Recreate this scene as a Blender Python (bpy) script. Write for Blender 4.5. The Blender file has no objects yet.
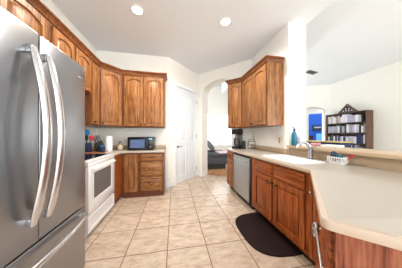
import bpy, bmesh, math, random
from mathutils import Vector, Matrix
from mathutils.geometry import tessellate_polygon
random.seed(7)
C = bpy.context.scene.collection
PI = math.pi
sc = bpy.context.scene

# ---------------------------------------------------------------- camera, world, lights, exposure
cd = bpy.data.cameras.new('camera'); cam = bpy.data.objects.new('camera', cd); C.objects.link(cam)
cam.location = (0, 0, 1.22); cam.rotation_euler = (PI/2, 0, math.radians(-10.455))
cd.sensor_width = 36; cd.lens = 36*144.2/402; cd.shift_y = 1.35/402; cd.clip_start = 0.02
sc.camera = cam
w = bpy.data.worlds.new('sky'); sc.world = w; w.use_nodes = True
bg = w.node_tree.nodes['Background']; bg.inputs[0].default_value = (0.93, 0.97, 1.0, 1); bg.inputs[1].default_value = 2.6

def area(name, loc, rot, sx, sy, power, col=(1, 1, 1)):
    l = bpy.data.lights.new(name, 'AREA'); l.shape = 'RECTANGLE'; l.size = sx; l.size_y = sy
    l.energy = power; l.color = col
    o = bpy.data.objects.new(name, l); C.objects.link(o); o.location = loc; o.rotation_euler = rot
    return o
# added fill lights standing for unseen windows: behind camera, living room, sofa room side
area('fill_back', (0.6, -5.6, 1.5), (PI/2+0.36, 0, PI), 4.4, 2.6, 500, (0.94, 0.97, 1.0))
area('fill_living', (5.44, -2.2, 1.5), (PI/2, 0, PI/2), 3.2, 1.8, 75, (0.93, 0.97, 1.0))
area('fill_sofa', (-0.5, 5.6, 1.6), (PI/2, 0, -PI/2), 1.6, 1.6, 18, (0.97, 0.99, 1.0))
sc.view_settings.view_transform = 'Standard'; sc.view_settings.look = 'None'
sc.view_settings.gamma = 1; sc.view_settings.use_curve_mapping = False
sc.view_settings.exposure = 0.95

# ---------------------------------------------------------------- materials
def lin(c):
    return tuple(((x/255)/12.92 if x/255 <= 0.04045 else ((x/255+0.055)/1.055)**2.4) for x in c) + (1,)

def newmat(name):
    m = bpy.data.materials.new(name); m.use_nodes = True
    nt = m.node_tree; b = nt.nodes['Principled BSDF']
    return m, nt, b

def mat(name, col, rough=0.5, metal=0.0, noise=0.0, nscale=20, bump=0.0, bscale=80, spec=None):
    m, nt, b = newmat(name)
    b.inputs['Base Color'].default_value = lin(col); b.inputs['Roughness'].default_value = rough
    b.inputs['Metallic'].default_value = metal
    if spec is not None: b.inputs['Specular IOR Level'].default_value = spec
    tc = nt.nodes.new('ShaderNodeTexCoord')
    if noise > 0:
        n = nt.nodes.new('ShaderNodeTexNoise'); n.inputs['Scale'].default_value = nscale; n.inputs['Detail'].default_value = 4
        r = nt.nodes.new('ShaderNodeValToRGB')
        c = lin(col)
        r.color_ramp.elements[0].color = tuple(x*(1-noise) for x in c[:3])+(1,)
        r.color_ramp.elements[1].color = tuple(min(1, x*(1+noise)) for x in c[:3])+(1,)
        r.color_ramp.elements[0].position = 0.3; r.color_ramp.elements[1].position = 0.7
        nt.links.new(tc.outputs['Object'], n.inputs['Vector']); nt.links.new(n.outputs['Fac'], r.inputs['Fac'])
        nt.links.new(r.outputs['Color'], b.inputs['Base Color'])
    if bump > 0:
        n2 = nt.nodes.new('ShaderNodeTexNoise'); n2.inputs['Scale'].default_value = bscale; n2.inputs['Detail'].default_value = 3
        bp = nt.nodes.new('ShaderNodeBump'); bp.inputs['Strength'].default_value = bump; bp.inputs['Distance'].default_value = 0.01
        nt.links.new(tc.outputs['Object'], n2.inputs['Vector']); nt.links.new(n2.outputs['Fac'], bp.inputs['Height'])
        nt.links.new(bp.outputs['Normal'], b.inputs['Normal'])
    return m

def wood(name, dark, mid, light, axis='z', rough=0.38, fine=70):
    m, nt, b = newmat(name)
    N = nt.nodes.new; L = nt.links.new
    tc = N('ShaderNodeTexCoord'); mp = N('ShaderNodeMapping')
    sc1 = {'z': (1, 1, 0.06), 'x': (0.06, 1, 1), 'y': (1, 0.06, 1)}[axis]
    mp.inputs['Scale'].default_value = sc1
    oi = N('ShaderNodeObjectInfo'); ad = N('ShaderNodeVectorMath'); ad.operation = 'MULTIPLY_ADD'
    ad.inputs[1].default_value = (13, 7, 5); ad.inputs[2].default_value = (0, 0, 0)
    cmb = N('ShaderNodeVectorMath'); cmb.operation = 'ADD'
    L(oi.outputs['Random'], ad.inputs[0]); L(tc.outputs['Object'], cmb.inputs[0]); L(ad.outputs[0], cmb.inputs[1])
    L(cmb.outputs[0], mp.inputs['Vector'])
    n1 = N('ShaderNodeTexNoise'); n1.inputs['Scale'].default_value = 34; n1.inputs['Detail'].default_value = 6; n1.inputs['Roughness'].default_value = 0.62; n1.inputs['Distortion'].default_value = 0.5
    n2 = N('ShaderNodeTexNoise'); n2.inputs['Scale'].default_value = fine*1.6; n2.inputs['Detail'].default_value = 3
    L(mp.outputs[0], n1.inputs['Vector']); L(mp.outputs[0], n2.inputs['Vector'])
    mx = N('ShaderNodeMath'); mx.operation = 'MULTIPLY_ADD'; mx.inputs[1].default_value = 0.55
    sc2 = N('ShaderNodeMath'); sc2.operation = 'MULTIPLY'; sc2.inputs[1].default_value = 0.45
    L(n2.outputs['Fac'], sc2.inputs[0]); L(n1.outputs['Fac'], mx.inputs[0]); L(sc2.outputs[0], mx.inputs[2])
    r = N('ShaderNodeValToRGB'); e = r.color_ramp.elements
    e[0].position = 0.36; e[0].color = lin(dark); e[1].position = 0.62; e[1].color = lin(light)
    k = e.new(0.48); k.color = lin(mid)
    L(mx.outputs[0], r.inputs['Fac']); L(r.outputs['Color'], b.inputs['Base Color'])
    b.inputs['Roughness'].default_value = rough; b.inputs['Specular IOR Level'].default_value = 0.3
    return m

def tile_material():
    m, nt, b = newmat('beige_floor_tile'); N = nt.nodes.new; L = nt.links.new
    S, X0, Y0 = 0.4206, -0.0732, 1.569
    tc = N('ShaderNodeTexCoord'); sp = N('ShaderNodeSeparateXYZ'); L(tc.outputs['Object'], sp.inputs[0])
    def mth(op, a, bv=None, c=None):
        n = N('ShaderNodeMath'); n.operation = op
        for i, v in enumerate((a, bv, c)):
            if v is None: continue
            if isinstance(v, (int, float)): n.inputs[i].default_value = v
            else: L(v, n.inputs[i])
        return n.outputs[0]
    u = mth('DIVIDE', mth('SUBTRACT', sp.outputs[0], X0), S); v = mth('DIVIDE', mth('SUBTRACT', sp.outputs[1], Y0), S)
    def edge(t):
        f = mth('FRACT', t); return mth('MINIMUM', f, mth('SUBTRACT', 1.0, f))
    d = mth('MINIMUM', edge(u), edge(v))
    mask = mth('LESS_THAN', d, 0.011)
    cb = N('ShaderNodeCombineXYZ'); L(mth('FLOOR', u), cb.inputs[0]); L(mth('FLOOR', v), cb.inputs[1])
    wn = N('ShaderNodeTexWhiteNoise'); L(cb.outputs[0], wn.inputs['Vector'])
    off = N('ShaderNodeVectorMath'); off.operation = 'MULTIPLY_ADD'; off.inputs[1].default_value = (9, 9, 9)
    L(wn.outputs['Color'], off.inputs[0]); L(tc.outputs['Object'], off.inputs[2])
    mp = N('ShaderNodeMapping'); mp.inputs['Scale'].default_value = (0.8, 1.7, 1); L(off.outputs[0], mp.inputs['Vector'])
    n1 = N('ShaderNodeTexNoise'); n1.inputs['Scale'].default_value = 9; n1.inputs['Detail'].default_value = 10; n1.inputs['Roughness'].default_value = 0.74; n1.inputs['Distortion'].default_value = 0.2
    L(mp.outputs[0], n1.inputs['Vector'])
    r = N('ShaderNodeValToRGB'); e = r.color_ramp.elements
    e[0].position = 0.3; e[0].color = lin((172, 148, 128)); e[1].position = 0.68; e[1].color = lin((226, 211, 195))
    k = e.new(0.48); k.color = lin((206, 186, 166))
    L(n1.outputs['Fac'], r.inputs['Fac'])
    hs = N('ShaderNodeHueSaturation'); L(r.outputs['Color'], hs.inputs['Color'])
    L(mth('MULTIPLY_ADD', wn.outputs['Value'], 0.12, 0.94), hs.inputs['Value'])
    mix = N('ShaderNodeMix'); mix.data_type = 'RGBA'; L(mask, mix.inputs['Factor'])
    L(hs.outputs[0], mix.inputs['A']); mix.inputs['B'].default_value = lin((122, 92, 72))
    L(mix.outputs['Result'], b.inputs['Base Color'])
    L(mth('MULTIPLY_ADD', mask, 0.45, 0.27), b.inputs['Roughness'])
    bp = N('ShaderNodeBump'); bp.inputs['Strength'].default_value = 0.35; bp.inputs['Distance'].default_value = 0.004
    L(mth('SUBTRACT', mth('MULTIPLY', n1.outputs['Fac'], 0.5), mask), bp.inputs['Height']); L(bp.outputs['Normal'], b.inputs['Normal'])
    return m

def plank_material():
    m, nt, b = newmat('diagonal_wood_planks'); N = nt.nodes.new; L = nt.links.new
    tc = N('ShaderNodeTexCoord'); mp = N('ShaderNodeMapping'); mp.inputs['Rotation'].default_value = (0, 0, math.radians(-55))
    L(tc.outputs['Object'], mp.inputs['Vector'])
    br = N('ShaderNodeTexBrick'); L(mp.outputs[0], br.inputs['Vector'])
    br.inputs['Color1'].default_value = lin((150, 92, 56)); br.inputs['Color2'].default_value = lin((206, 160, 116)); br.inputs['Mortar'].default_value = lin((90, 55, 35))
    br.inputs['Scale'].default_value = 1; br.inputs['Brick Width'].default_value = 1.1; br.inputs['Row Height'].default_value = 0.1; br.inputs['Mortar Size'].default_value = 0.003
    L(br.outputs['Color'], b.inputs['Base Color']); b.inputs['Roughness'].default_value = 0.35
    return m

M = dict(
    wall=mat('cream_wall_paint', (248, 246, 238), 0.85, bump=0.06, bscale=60),
    white=mat('white_wall_paint', (250, 250, 247), 0.8, bump=0.05, bscale=60),
    ceil=mat('textured_ceiling_paint', (240, 245, 249), 0.95, noise=0.03, nscale=90, bump=0.25, bscale=70),
    trim=mat('white_trim_paint', (248, 249, 250), 0.4),
    door=mat('white_door_paint', (240, 244, 250), 0.4),
    oak=wood('honey_oak_vertical', (80, 46, 22), (144, 93, 52), (180, 130, 82), 'z'),
    oakshade=wood('oak_face_frame_shaded', (60, 30, 14), (108, 62, 32), (138, 88, 50), 'z'),  # frame oak darkened to paint the shadow lines between doors
    oakh=wood('honey_oak_horizontal', (80, 46, 22), (144, 93, 52), (180, 130, 82), 'x'),
    oakd=wood('oak_trim', (70, 36, 18), (118, 68, 36), (150, 94, 54), 'x'),
    oakr=wood('red_oak_vertical', (82, 34, 12), (146, 73, 30), (182, 104, 52), 'z'),
    oakrh=wood('red_oak_horizontal', (82, 34, 12), (146, 73, 30), (182, 104, 52), 'x'),
    panel=wood('red_oak_end_panel', (96, 48, 34), (140, 78, 56), (166, 104, 76), 'z'),
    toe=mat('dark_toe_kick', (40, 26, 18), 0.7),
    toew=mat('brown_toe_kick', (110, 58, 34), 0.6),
    bronze=mat('dark_bronze', (38, 28, 22), 0.35, 0.8),
    counter=mat('cream_countertop', (184, 176, 164), 0.3, noise=0.04, nscale=140),
    edge=mat('countertop_edge', (200, 180, 162), 0.35, noise=0.04, nscale=140),
    splash=mat('tan_backsplash', (188, 166, 140), 0.4, noise=0.05, nscale=120),
    ledge=mat('tan_bar_ledge', (196, 172, 142), 0.35, noise=0.05, nscale=120),
    steel=mat('brushed_stainless_steel', (156, 158, 162), 0.3, 0.95),
    steel2=mat('polished_handle_steel', (214, 216, 220), 0.22, 0.95),
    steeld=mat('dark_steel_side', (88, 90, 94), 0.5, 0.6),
    gap=mat('black_gasket', (12, 12, 14), 0.6),
    dw=mat('dishwasher_steel', (178, 182, 184), 0.32, 0.7),
    chrome=mat('chrome', (176, 178, 182), 0.18, 1.0),
    enamel=mat('white_enamel', (240, 240, 242), 0.22),
    glassb=mat('black_cooktop_glass', (10, 12, 16), 0.06),
    ovenw=mat('dark_oven_glass', (112, 112, 112), 0.12),
    blackp=mat('black_plastic', (16, 16, 18), 0.3),
    blackm=mat('matte_black', (22, 22, 24), 0.55),
    screen=mat('microwave_window', (96, 116, 156), 0.15),
    sink=mat('white_sink', (250, 250, 250), 0.2),
    mat_=mat('dark_brown_mat', (38, 22, 21), 0.7, noise=0.15, nscale=60, bump=0.3, bscale=160, spec=0.2),
    teal=mat('teal_plastic', (24, 108, 130), 0.25), purple=mat('pale_lavender_plastic', (196, 190, 222), 0.3),
    blue=mat('bright_blue_plastic', (36, 120, 190), 0.4), red=mat('red_plastic', (206, 52, 62), 0.4),
    navy=mat('navy', (26, 42, 78), 0.5), paper=mat('white_paper', (246, 244, 246), 0.9, bump=0.1, bscale=200),
    board=wood('cutting_board_wood', (120, 66, 36), (166, 100, 58), (190, 128, 80), 'x'),
    brass=mat('brass_tin', (186, 166, 122), 0.35, 0.6), cream=mat('cream_wax', (232, 222, 196), 0.5),
    sofa=mat('charcoal_upholstery', (72, 72, 80), 0.95, noise=0.15, nscale=50, bump=0.3, bscale=150),
    pillow=mat('grey_cushion_fabric', (110, 108, 114), 0.95, noise=0.1, nscale=40),
    throw=mat('pink_white_throw', (226, 204, 208), 0.95, noise=0.1, nscale=18, bump=0.3, bscale=60),
    shelf=wood('dark_walnut', (66, 48, 40), (100, 76, 64), (130, 102, 86), 'z', 0.5),
    shelfh=wood('dark_walnut_shelf', (52, 38, 34), (80, 64, 56), (106, 88, 78), 'y', 0.5),
    bluewall=mat('blue_wall_paint', (14, 72, 156), 0.8),
    pic=mat('dark_picture', (30, 36, 52), 0.3), picl=mat('pale_picture_print', (150, 160, 180), 0.5),
    lblue=mat('light_blue_bedding', (96, 162, 222), 0.9),
    dred=mat('dark_red_fabric', (58, 26, 36), 0.9),
    yellow=wood('pale_yellow_wood', (198, 172, 96), (222, 200, 128), (234, 214, 150), 'y', 0.5),
    pink=mat('pink_fabric', (206, 150, 160), 0.8, noise=0.2, nscale=60), brown=mat('brown_fabric', (110, 80, 50), 0.8),
    vent=mat('grey_vent_metal', (96, 98, 100), 0.5, 0.3),
    leaf=mat('pale_green_leaf', (120, 165, 125), 0.8), stem=mat('stem_brown', (140, 120, 100), 0.8),
    plate=mat('ivory_outlet_plate', (236, 230, 214), 0.4), slot=mat('outlet_slot', (120, 110, 96), 0.5),
    tile=tile_material(), plank=plank_material(),
)
def emit(name, col, s):
    m, nt, b = newmat(name); b.inputs['Base Color'].default_value = lin(col)
    b.inputs['Emission Color'].default_value = lin(col); b.inputs['Emission Strength'].default_value = s
    return m
M['lampw'] = emit('warm_lamp_lens', (255, 232, 200), 6); M['lampc'] = emit('white_lamp_lens', (255, 253, 250), 6)
M['clock'] = emit('display_glow', (120, 170, 190), 0.15)
def glass(name, col=(255, 255, 255), rough=0.0):
    m, nt, b = newmat(name); b.inputs['Base Color'].default_value = lin(col); b.inputs['Transmission Weight'].default_value = 1
    b.inputs['Roughness'].default_value = rough; b.inputs['IOR'].default_value = 1.45
    return m
M['glass'] = glass('clear_glass'); M['carafe'] = glass('carafe_glass', (150, 150, 150))

# ---------------------------------------------------------------- mesh builder
class MB:
    def __init__(s): s.bm = bmesh.new()
    def _merge(s, b2, mtx=None):
        me = bpy.data.meshes.new('tmp'); b2.to_mesh(me); b2.free()
        if mtx is not None: me.transform(mtx)
        s.bm.from_mesh(me); bpy.data.meshes.remove(me); return s
    def box(s, x0, x1, y0, y1, z0, z1, bev=0.0, seg=2, mtx=None):
        b = bmesh.new(); bmesh.ops.create_cube(b, size=1)
        bmesh.ops.scale(b, vec=(x1-x0, y1-y0, z1-z0), verts=b.verts)
        bmesh.ops.translate(b, vec=((x0+x1)/2, (y0+y1)/2, (z0+z1)/2), verts=b.verts)
        if bev > 0: bmesh.ops.bevel(b, geom=b.edges[:], offset=bev, segments=seg, affect='EDGES', profile=0.5)
        return s._merge(b, mtx)
    def slab(s, outline, holes=(), t0=0.0, t1=0.1, plane='xy', bev=0.0):
        """polygon with holes, extruded between t0 and t1 along the axis normal to plane"""
        def P(p, t): return {'xy': (p[0], p[1], t), 'xz': (p[0], t, p[1]), 'yz': (t, p[0], p[1])}[plane]
        b = bmesh.new(); loops = []
        for lp in [outline]+list(holes):
            vs = [b.verts.new(P(p, t1)) for p in lp]
            es = [b.edges.new((vs[i], vs[(i+1) % len(vs)])) for i in range(len(vs))]
            loops.append((vs, es))
        if holes:
            allv = [v for vs, _ in loops for v in vs]
            for tri in tessellate_polygon([[Vector((p[0], p[1], 0)) for p in lp] for lp in [outline]+list(holes)]):
                b.faces.new([allv[i] for i in tri])
        else:
            f = b.faces.new(loops[0][0])
        top = b.faces[:]
        vmap = {}
        for vs, _ in loops:
            for v in vs:
                c = v.co.copy(); k = {'xy': 2, 'xz': 1, 'yz': 0}[plane]; c[k] = t0
                vmap[v] = b.verts.new(c)
        for f in top: b.faces.new([vmap[v] for v in reversed(f.verts)])
        for vs, _ in loops:
            n = len(vs)
            for i in range(n): b.faces.new((vs[i], vs[(i+1) % n], vmap[vs[(i+1) % n]], vmap[vs[i]]))
        bmesh.ops.recalc_face_normals(b, faces=b.faces)
        if bev > 0:
            es = [e for e in b.edges if len(e.link_faces) == 2 and e.calc_face_angle(0) > 0.6]
            bmesh.ops.bevel(b, geom=es, offset=bev, segments=2, affect='EDGES', profile=0.5)
        return s._merge(b)
    def loops(s, lps, cap0=True, cap1=True):
        b = bmesh.new(); L = [[b.verts.new(p) for p in lp] for lp in lps]; n = len(L[0])
        for a, c in zip(L, L[1:]):
            for i in range(n): b.faces.new((a[i], a[(i+1) % n], c[(i+1) % n], c[i]))
        if cap0: b.faces.new(list(reversed(L[0])))
        if cap1: b.faces.new(L[-1])
        bmesh.ops.recalc_face_normals(b, faces=b.faces)
        return s._merge(b)
    def lathe(s, prof, c=(0, 0, 0), n=20, axis='z', cap=True):
        lps = []
        for r, h in prof:
            lp = []
            for i in range(n):
                a = 2*PI*i/n; u, v = r*math.cos(a), r*math.sin(a)
                p = {'z': (u, v, h), 'y': (u, h, v), 'x': (h, u, v)}[axis]
                lp.append((p[0]+c[0], p[1]+c[1], p[2]+c[2]))
            lps.append(lp)
        return s.loops(lps, cap, cap)
    def tube(s, pts, r, n=8, flat=1.0):
        pts = [Vector(p) for p in pts]; lps = []
        up = None
        for i, p in enumerate(pts):
            d = (pts[min(i+1, len(pts)-1)]-pts[max(i-1, 0)]).normalized()
            if up is None:
                up = Vector((0, 0, 1)) if abs(d.z) < 0.9 else Vector((1, 0, 0))
            a = d.cross(up).normalized(); up = a.cross(d).normalized()
            rr = r[i] if isinstance(r, (list, tuple)) else r
            lps.append([tuple(p+a*rr*math.cos(2*PI*k/n)*flat+up*rr*math.sin(2*PI*k/n)) for k in range(n)])
        return s.loops(lps)
    def ball(s, c, rx, ry, rz, n=14):
        prof = [(max(1e-4, math.sin(PI*i/n)), -math.cos(PI*i/n)) for i in range(n+1)]
        lps = [[(c[0]+rx*r*math.cos(2*PI*k/16), c[1]+ry*r*math.sin(2*PI*k/16), c[2]+rz*h) for k in range(16)] for r, h in prof]
        return s.loops(lps)
    def build(s, name, m, parent=None, loc=(0, 0, 0), rz=0.0):
        bmesh.ops.remove_doubles(s.bm, verts=s.bm.verts, dist=1e-6)
        me = bpy.data.meshes.new(name); s.bm.to_mesh(me); s.bm.free()
        for p in me.polygons: p.use_smooth = True
        me.set_sharp_from_angle(angle=math.radians(38))
        me.materials.append(m)
        o = bpy.data.objects.new(name, me); C.objects.link(o); o.location = loc; o.rotation_euler = (0, 0, rz)
        if parent: o.parent = parent
        return o

def thing(name, label, cat, loc=(0, 0, 0), rz=0.0, group=None):
    o = bpy.data.objects.new(name, None); C.objects.link(o); o.location = loc; o.rotation_euler = (0, 0, rz)
    o.empty_display_size = 0.05
    o['label'] = label; o['category'] = cat
    if group: o['group'] = group
    return o
def tag(o, label, cat, group=None):
    o['label'] = label; o['category'] = cat
    if group: o['group'] = group
    return o
def struct(o, label=None, cat=None):
    o['kind'] = 'structure'
    if label: o['label'] = label
    if cat: o['category'] = cat
    return o

CEIL = 3.05
LX, BY = -1.645, 3.46          # left wall, back wall
RX, RX2, PE = 1.82, 2.147, 2.04  # partition wall faces and end
A45 = PI/4
# ---------------------------------------------------------------- the setting
PC = (-0.135, 3.46); KC = (0.70, 4.295); RC = (1.82, 3.175)   # wall corners: pantry left, pantry/arch, arch/right
# tile floor polygon and wood floor polygon meet at the back of the arch
struct(MB().slab([(-1.9, -6.0), (5.7, -6.0), (5.7, 4.3), (4.2, 5.7), (3.3, 5.0), (3.3, 2.13), (1.0, 4.43), (0.7, 4.5), (-1.9, 4.5)], t0=-0.1, t1=0).build('floor', M['tile']), 'beige square floor tiles with brown grout', 'floor')
struct(MB().slab([(0.7, 4.5), (1.0, 4.43), (3.3, 2.13), (3.3, 7.4), (-0.6, 7.4), (-0.6, 4.5)], t0=-0.1, t1=-0.001).build('floor', M['plank']), 'diagonal wood plank floor beyond the archway', 'floor')
struct(MB().slab([(-1.9, -6.0), (RX2, -6.0), (RX2, 3.19), (1.815, 3.19), (0.71, 4.295), (0.69, 4.5), (-1.9, 4.5)], t0=CEIL, t1=CEIL+0.1).build('ceiling', M['ceil']), 'flat pale grey textured kitchen ceiling', 'ceiling')
struct(MB().slab([(RX2+0.002, 3.50), (5.75, 3.02), (5.75, 3.12), (RX2+0.002, 3.60)], t0=-6.0, t1=6.2, plane='xz').build('ceiling', M['ceil']), 'sloping pale grey living room ceiling', 'ceiling')
struct(MB().box(-0.7, 3.3, 3.21, 7.4, 3.75, 3.85).build('ceiling', M['ceil']), 'high ceiling of the sofa room', 'ceiling')
struct(MB().box(RX2-0.06, RX2, -6.0, 6.2, CEIL+0.1, 3.6).build('trim_1', M['ceil']))
struct(MB().box(LX-0.12, LX, -6.0, BY+0.12, 0, CEIL).build('wall_left', M['wall']), 'cream left kitchen wall', 'wall')
struct(MB().box(LX, PC[0], BY, BY+0.12, 0, CEIL).build('wall_back', M['wall']), 'cream back wall behind the microwave', 'wall')
# pantry wall, 45 degrees, door opening
pl = math.hypot(KC[0]-PC[0], KC[1]-PC[1])
D0, D1, DH = 0.25, 1.10, 2.46
struct(MB().slab([(0, 0), (D0, 0), (D0, DH), (D1, DH), (D1, 0), (pl, 0), (pl, CEIL), (0, CEIL)], t0=0, t1=0.1, plane='xz').build('wall_pantry', M['wall'], loc=(*PC, 0), rz=A45), 'cream angled wall around the pantry door', 'wall')
cas = MB()
cas.slab([(D0-0.07, 0.0), (D0, 0), (D0, DH), (D1, DH), (D1, 0), (D1+0.07, 0), (D1+0.07, DH+0.08), (D0-0.07, DH+0.08)], t0=-0.02, t1=0.0, plane='xz', bev=0.004)
struct(cas.build('trim_2', M['trim'], loc=(*PC, 0), rz=A45), 'white casing around the pantry door', 'trim')
def rect(x0, x1, z0, z1): return [(x0, z0), (x1, z0), (x1, z1), (x0, z1)]
def pantry_door():
    W = D1-D0-0.006; mb = MB(); x0 = D0+0.003
    hs = []
    for (a, c) in ((0.11, 0.40), (0.50, 0.812)):
        for (z0, z1) in ((0.2, 0.95), (1.08, 1.85), (1.97, 2.28)):
            hs.append((x0+a*W/0.9, x0+c*W/0.9, z0, z1))
    mb.slab(rect(x0, x0+W, 0.008, DH-0.004), [rect(*h) for h in hs], 0.012, 0.05, 'xz')
    for (a, c, z0, z1) in hs:
        def lp(d, y): return [(p[0], y, p[1]) for p in rect(a+d, c-d, z0+d, z1-d)]
        mb.loops([lp(0, 0.05), lp(0, 0.024), lp(0.012, 0.028), lp(0.04, 0.017)], False, True)
    d = struct(mb.build('door_1', M['door'], loc=(*PC, 0), rz=A45), 'white six-panel pantry door', 'door')
    h = MB().lathe([(0.001, 0.012), (0.03, 0.012), (0.03, 0.002), (0.012, 0.0), (0.012, -0.04)], (x0+0.065, 0, 0.93), 16, 'y')
    h.tube([(x0+0.065, -0.035, 0.93), (x0+0.115, -0.04, 0.93), (x0+0.165, -0.036, 0.927)], 0.009)
    h.build('handle', M['steel'], d)
    g = MB()
    for z in (0.25, 1.2, 2.2): g.lathe([(0.008, z-0.045), (0.008, z+0.045)], (D1-0.002, -0.004, 0), 8)
    g.build('hinge', M['steel'], d)
pantry_door()
# arch wall, other 45 degrees: origin at RC, local x negative toward KC
al = math.hypot(RC[0]-KC[0], RC[1]-KC[1])
def arch_outline(x0, x1, o0, o1, spring, rise, top, n=20):
    pts = [(x0, 0), (o0, 0), (o0, spring)]
    for i in range(1, n):
        a = PI*(1-i/n); pts.append(((o0+o1)/2+(o1-o0)/2*math.cos(a), spring+rise*math.sin(a)))
    pts += [(o1, spring), (o1, 0), (x1, 0), (x1, top), (x0, top)]
    return pts
struct(MB().slab(arch_outline(-al, 0, -al+0.15, -0.33, 2.42, 0.34, 3.75), t0=0, t1=0.30, plane='xz').build('wall_arch', M['wall'], loc=(*RC, 0), rz=-A45), 'cream angled wall with the arched opening', 'wall')
struct(MB().box(RX, RX2, PE, RC[1]+0.02, 0, CEIL).build('wall_right', M['white']), 'white right partition wall ending in a pillar by the bar', 'wall')
# half wall behind the sink counter
HW = [(RX+0.03, PE-0.002), (RX+0.03, 0.2), (RX+0.15, 0.2), (RX+0.15, PE-0.002)]
struct(MB().slab(HW, t0=0, t1=1.02).build('wall_half', M['wall']), 'low wall carrying the bar ledge', 'wall')
# baseboards
def bb(name, x0, x1, loc, rz): struct(MB().box(x0, x1, -0.015, 0, 0, 0.1, 0.004).build(name, M['trim'], loc=loc, rz=rz))
bb('baseboard_pantry', 0.0, D0-0.072, (*PC, 0), A45); bb('baseboard_pantry', D1+0.072, pl-0.01, (*PC, 0), A45)
bb('baseboard_arch', -al+0.012, -al+0.148, (*RC, 0), -A45)
bb('baseboard_back', -0.195, PC[0]-0.004, (0, BY, 0), 0)
# sofa room shell
win0 = (0.9, 3.0, 0.7, 2.33)
struct(MB().slab(rect(-0.6, 3.3, 0, 3.75), [rect(*win0)], 7.2, 7.35, 'xz').build('wall_far', M['wall']), 'white far wall of the sofa room', 'wall')
struct(MB().box(-0.7, -0.6, 4.5, 7.4, 0, 3.75).build('wall_sofa_left', M['white'])); struct(MB().box(3.2, 3.3, 3.2, 7.2, 0, 3.75).build('wall_sofa_right', M['white']))
wn = MB(); 
wn.slab(rect(0.86, 3.04, 0.66, 2.37), [rect(0.94, 3.0-0.04, 0.74, 2.29)], 7.18, 7.24, 'xz', 0.004)
wn.box(1.93, 1.97, 7.19, 7.23, 0.74, 2.29)
wo = struct(wn.build('window_1', M['trim']), 'bright white framed window in the sofa room', 'window')
MB().box(0.94, 2.96, 7.208, 7.212, 0.74, 2.29).build('pane', M['glass'], wo)
# living room shell
LW = (5.5, 4.26)
struct(MB().box(5.5, 5.62, -6.0, 4.26, 0, 3.12).build('wall_living_right', M['wall']), 'cream living room wall behind the shelf', 'wall')
struct(MB().slab(arch_outline(-1.9, 0, -0.86, -0.13, 2.1, 0.2, 3.6), t0=0, t1=0.28, plane='xz').build('wall_living_arch', M['wall'], loc=(*LW, 0), rz=-A45), 'cream angled living room wall with an arched passage', 'wall')
struct(MB().slab([(-1.9, 0), (-0.60, 0), (-0.60, 2.09), (-0.17, 2.09), (-0.17, 0), (0.5, 0), (0.5, 3.0), (-1.9, 3.0)], t0=0.40, t1=0.5, plane='xz').build('wall_passage', M['white'], loc=(*LW, 0), rz=-A45), 'white wall with a doorway to the blue room', 'wall')
struct(MB().box(-2.4, 1.2, 1.9, 2.0, 0, 3.0).build('wall_blue', M['bluewall'], loc=(*LW, 0), rz=-A45), 'bright blue bedroom wall', 'wall')
struct(MB().box(1.2, 1.3, 0.5, 2.0, 0, 3.0).build('wall_blue_side', M['bluewall'], loc=(*LW, 0), rz=-A45))
struct(MB().box(-1.9, 1.3, 0.28, 2.0, -0.1, 0).build('floor', M['plank'], loc=(*LW, 0), rz=-A45), 'wood floor of the blue room', 'floor')

# ---------------------------------------------------------------- cabinets
def contour(x0, x1, z0, z1, rise, n=12):
    pts = [(x0, z0), (x1, z0)]
    for i in range(n+1):
        t = i/n; pts.append((x1+(x0-x1)*t, z1-rise+rise*math.sin(PI*t)**0.75 if 0 < t < 1 else z1-rise))
    return pts
def door_mb(x0, x1, z0, z1, yf=0.0, arch=0.0, fr=0.055):
    mb = MB(); yo = yf-0.02
    rise = arch
    def lp(d, y, rs): return [(p[0], y, p[1]) for p in contour(x0+d, x1-d, z0+d, z1-d, rs)]
    mb.loops([lp(0, yf-0.001, 0), lp(0, yo+0.004, 0), lp(0.004, yo, 0), lp(fr-0.004, yo, rise), lp(fr, yo+0.017, rise), lp(fr+0.009, yo+0.017, rise), lp(fr+0.013, yo+0.010, rise), lp(fr+0.036, yo+0.001, rise), ], True, True)
    return mb
def drawer_mb(x0, x1, z0, z1, yf=0.0):
    mb = MB(); yo = yf-0.02
    def lp(d, y): return [(p[0], y, p[1]) for p in rect(x0+d, x1-d, z0+d, z1-d)]
    mb.loops([lp(0, yf-0.001), lp(0, yo+0.008), lp(0.014, yo), lp(0.03, yo), lp(0.034, yo+0.004), lp(0.04, yo+0.004), lp(0.046, yo)], True, True)
    return mb
def knob_mb(x, z, yf=-0.02):
    return MB().lathe([(0.006, yf), (0.006, yf-0.012), (0.015, yf-0.018), (0.015, yf-0.026), (0.008, yf-0.031)], (x, 0, z), 12, 'y')
def pull_mb(x, z, yf=-0.02, w=0.085):
    mb = MB()
    mb.tube([(x-w/2, yf, z+0.006), (x-w/2, yf-0.02, z+0.004), (x-w/4, yf-0.024, z-0.010), (x, yf-0.025, z-0.014), (x+w/4, yf-0.024, z-0.010), (x+w/2, yf-0.02, z+0.004), (x+w/2, yf, z+0.006)], 0.005, 6)
    for sx in (-1, 1): mb.ball((x+sx*w/2, yf-0.003, z+0.006), 0.012, 0.005, 0.012, 6)
    return mb
def carcass(W, Dp, z0, z1, m, root, opens, fr=0.0):
    """box whose front is a face frame"""
    return MB().box(0, W, 0, Dp, z0, z1, 0.002, 1).build('body', m, root)

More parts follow.
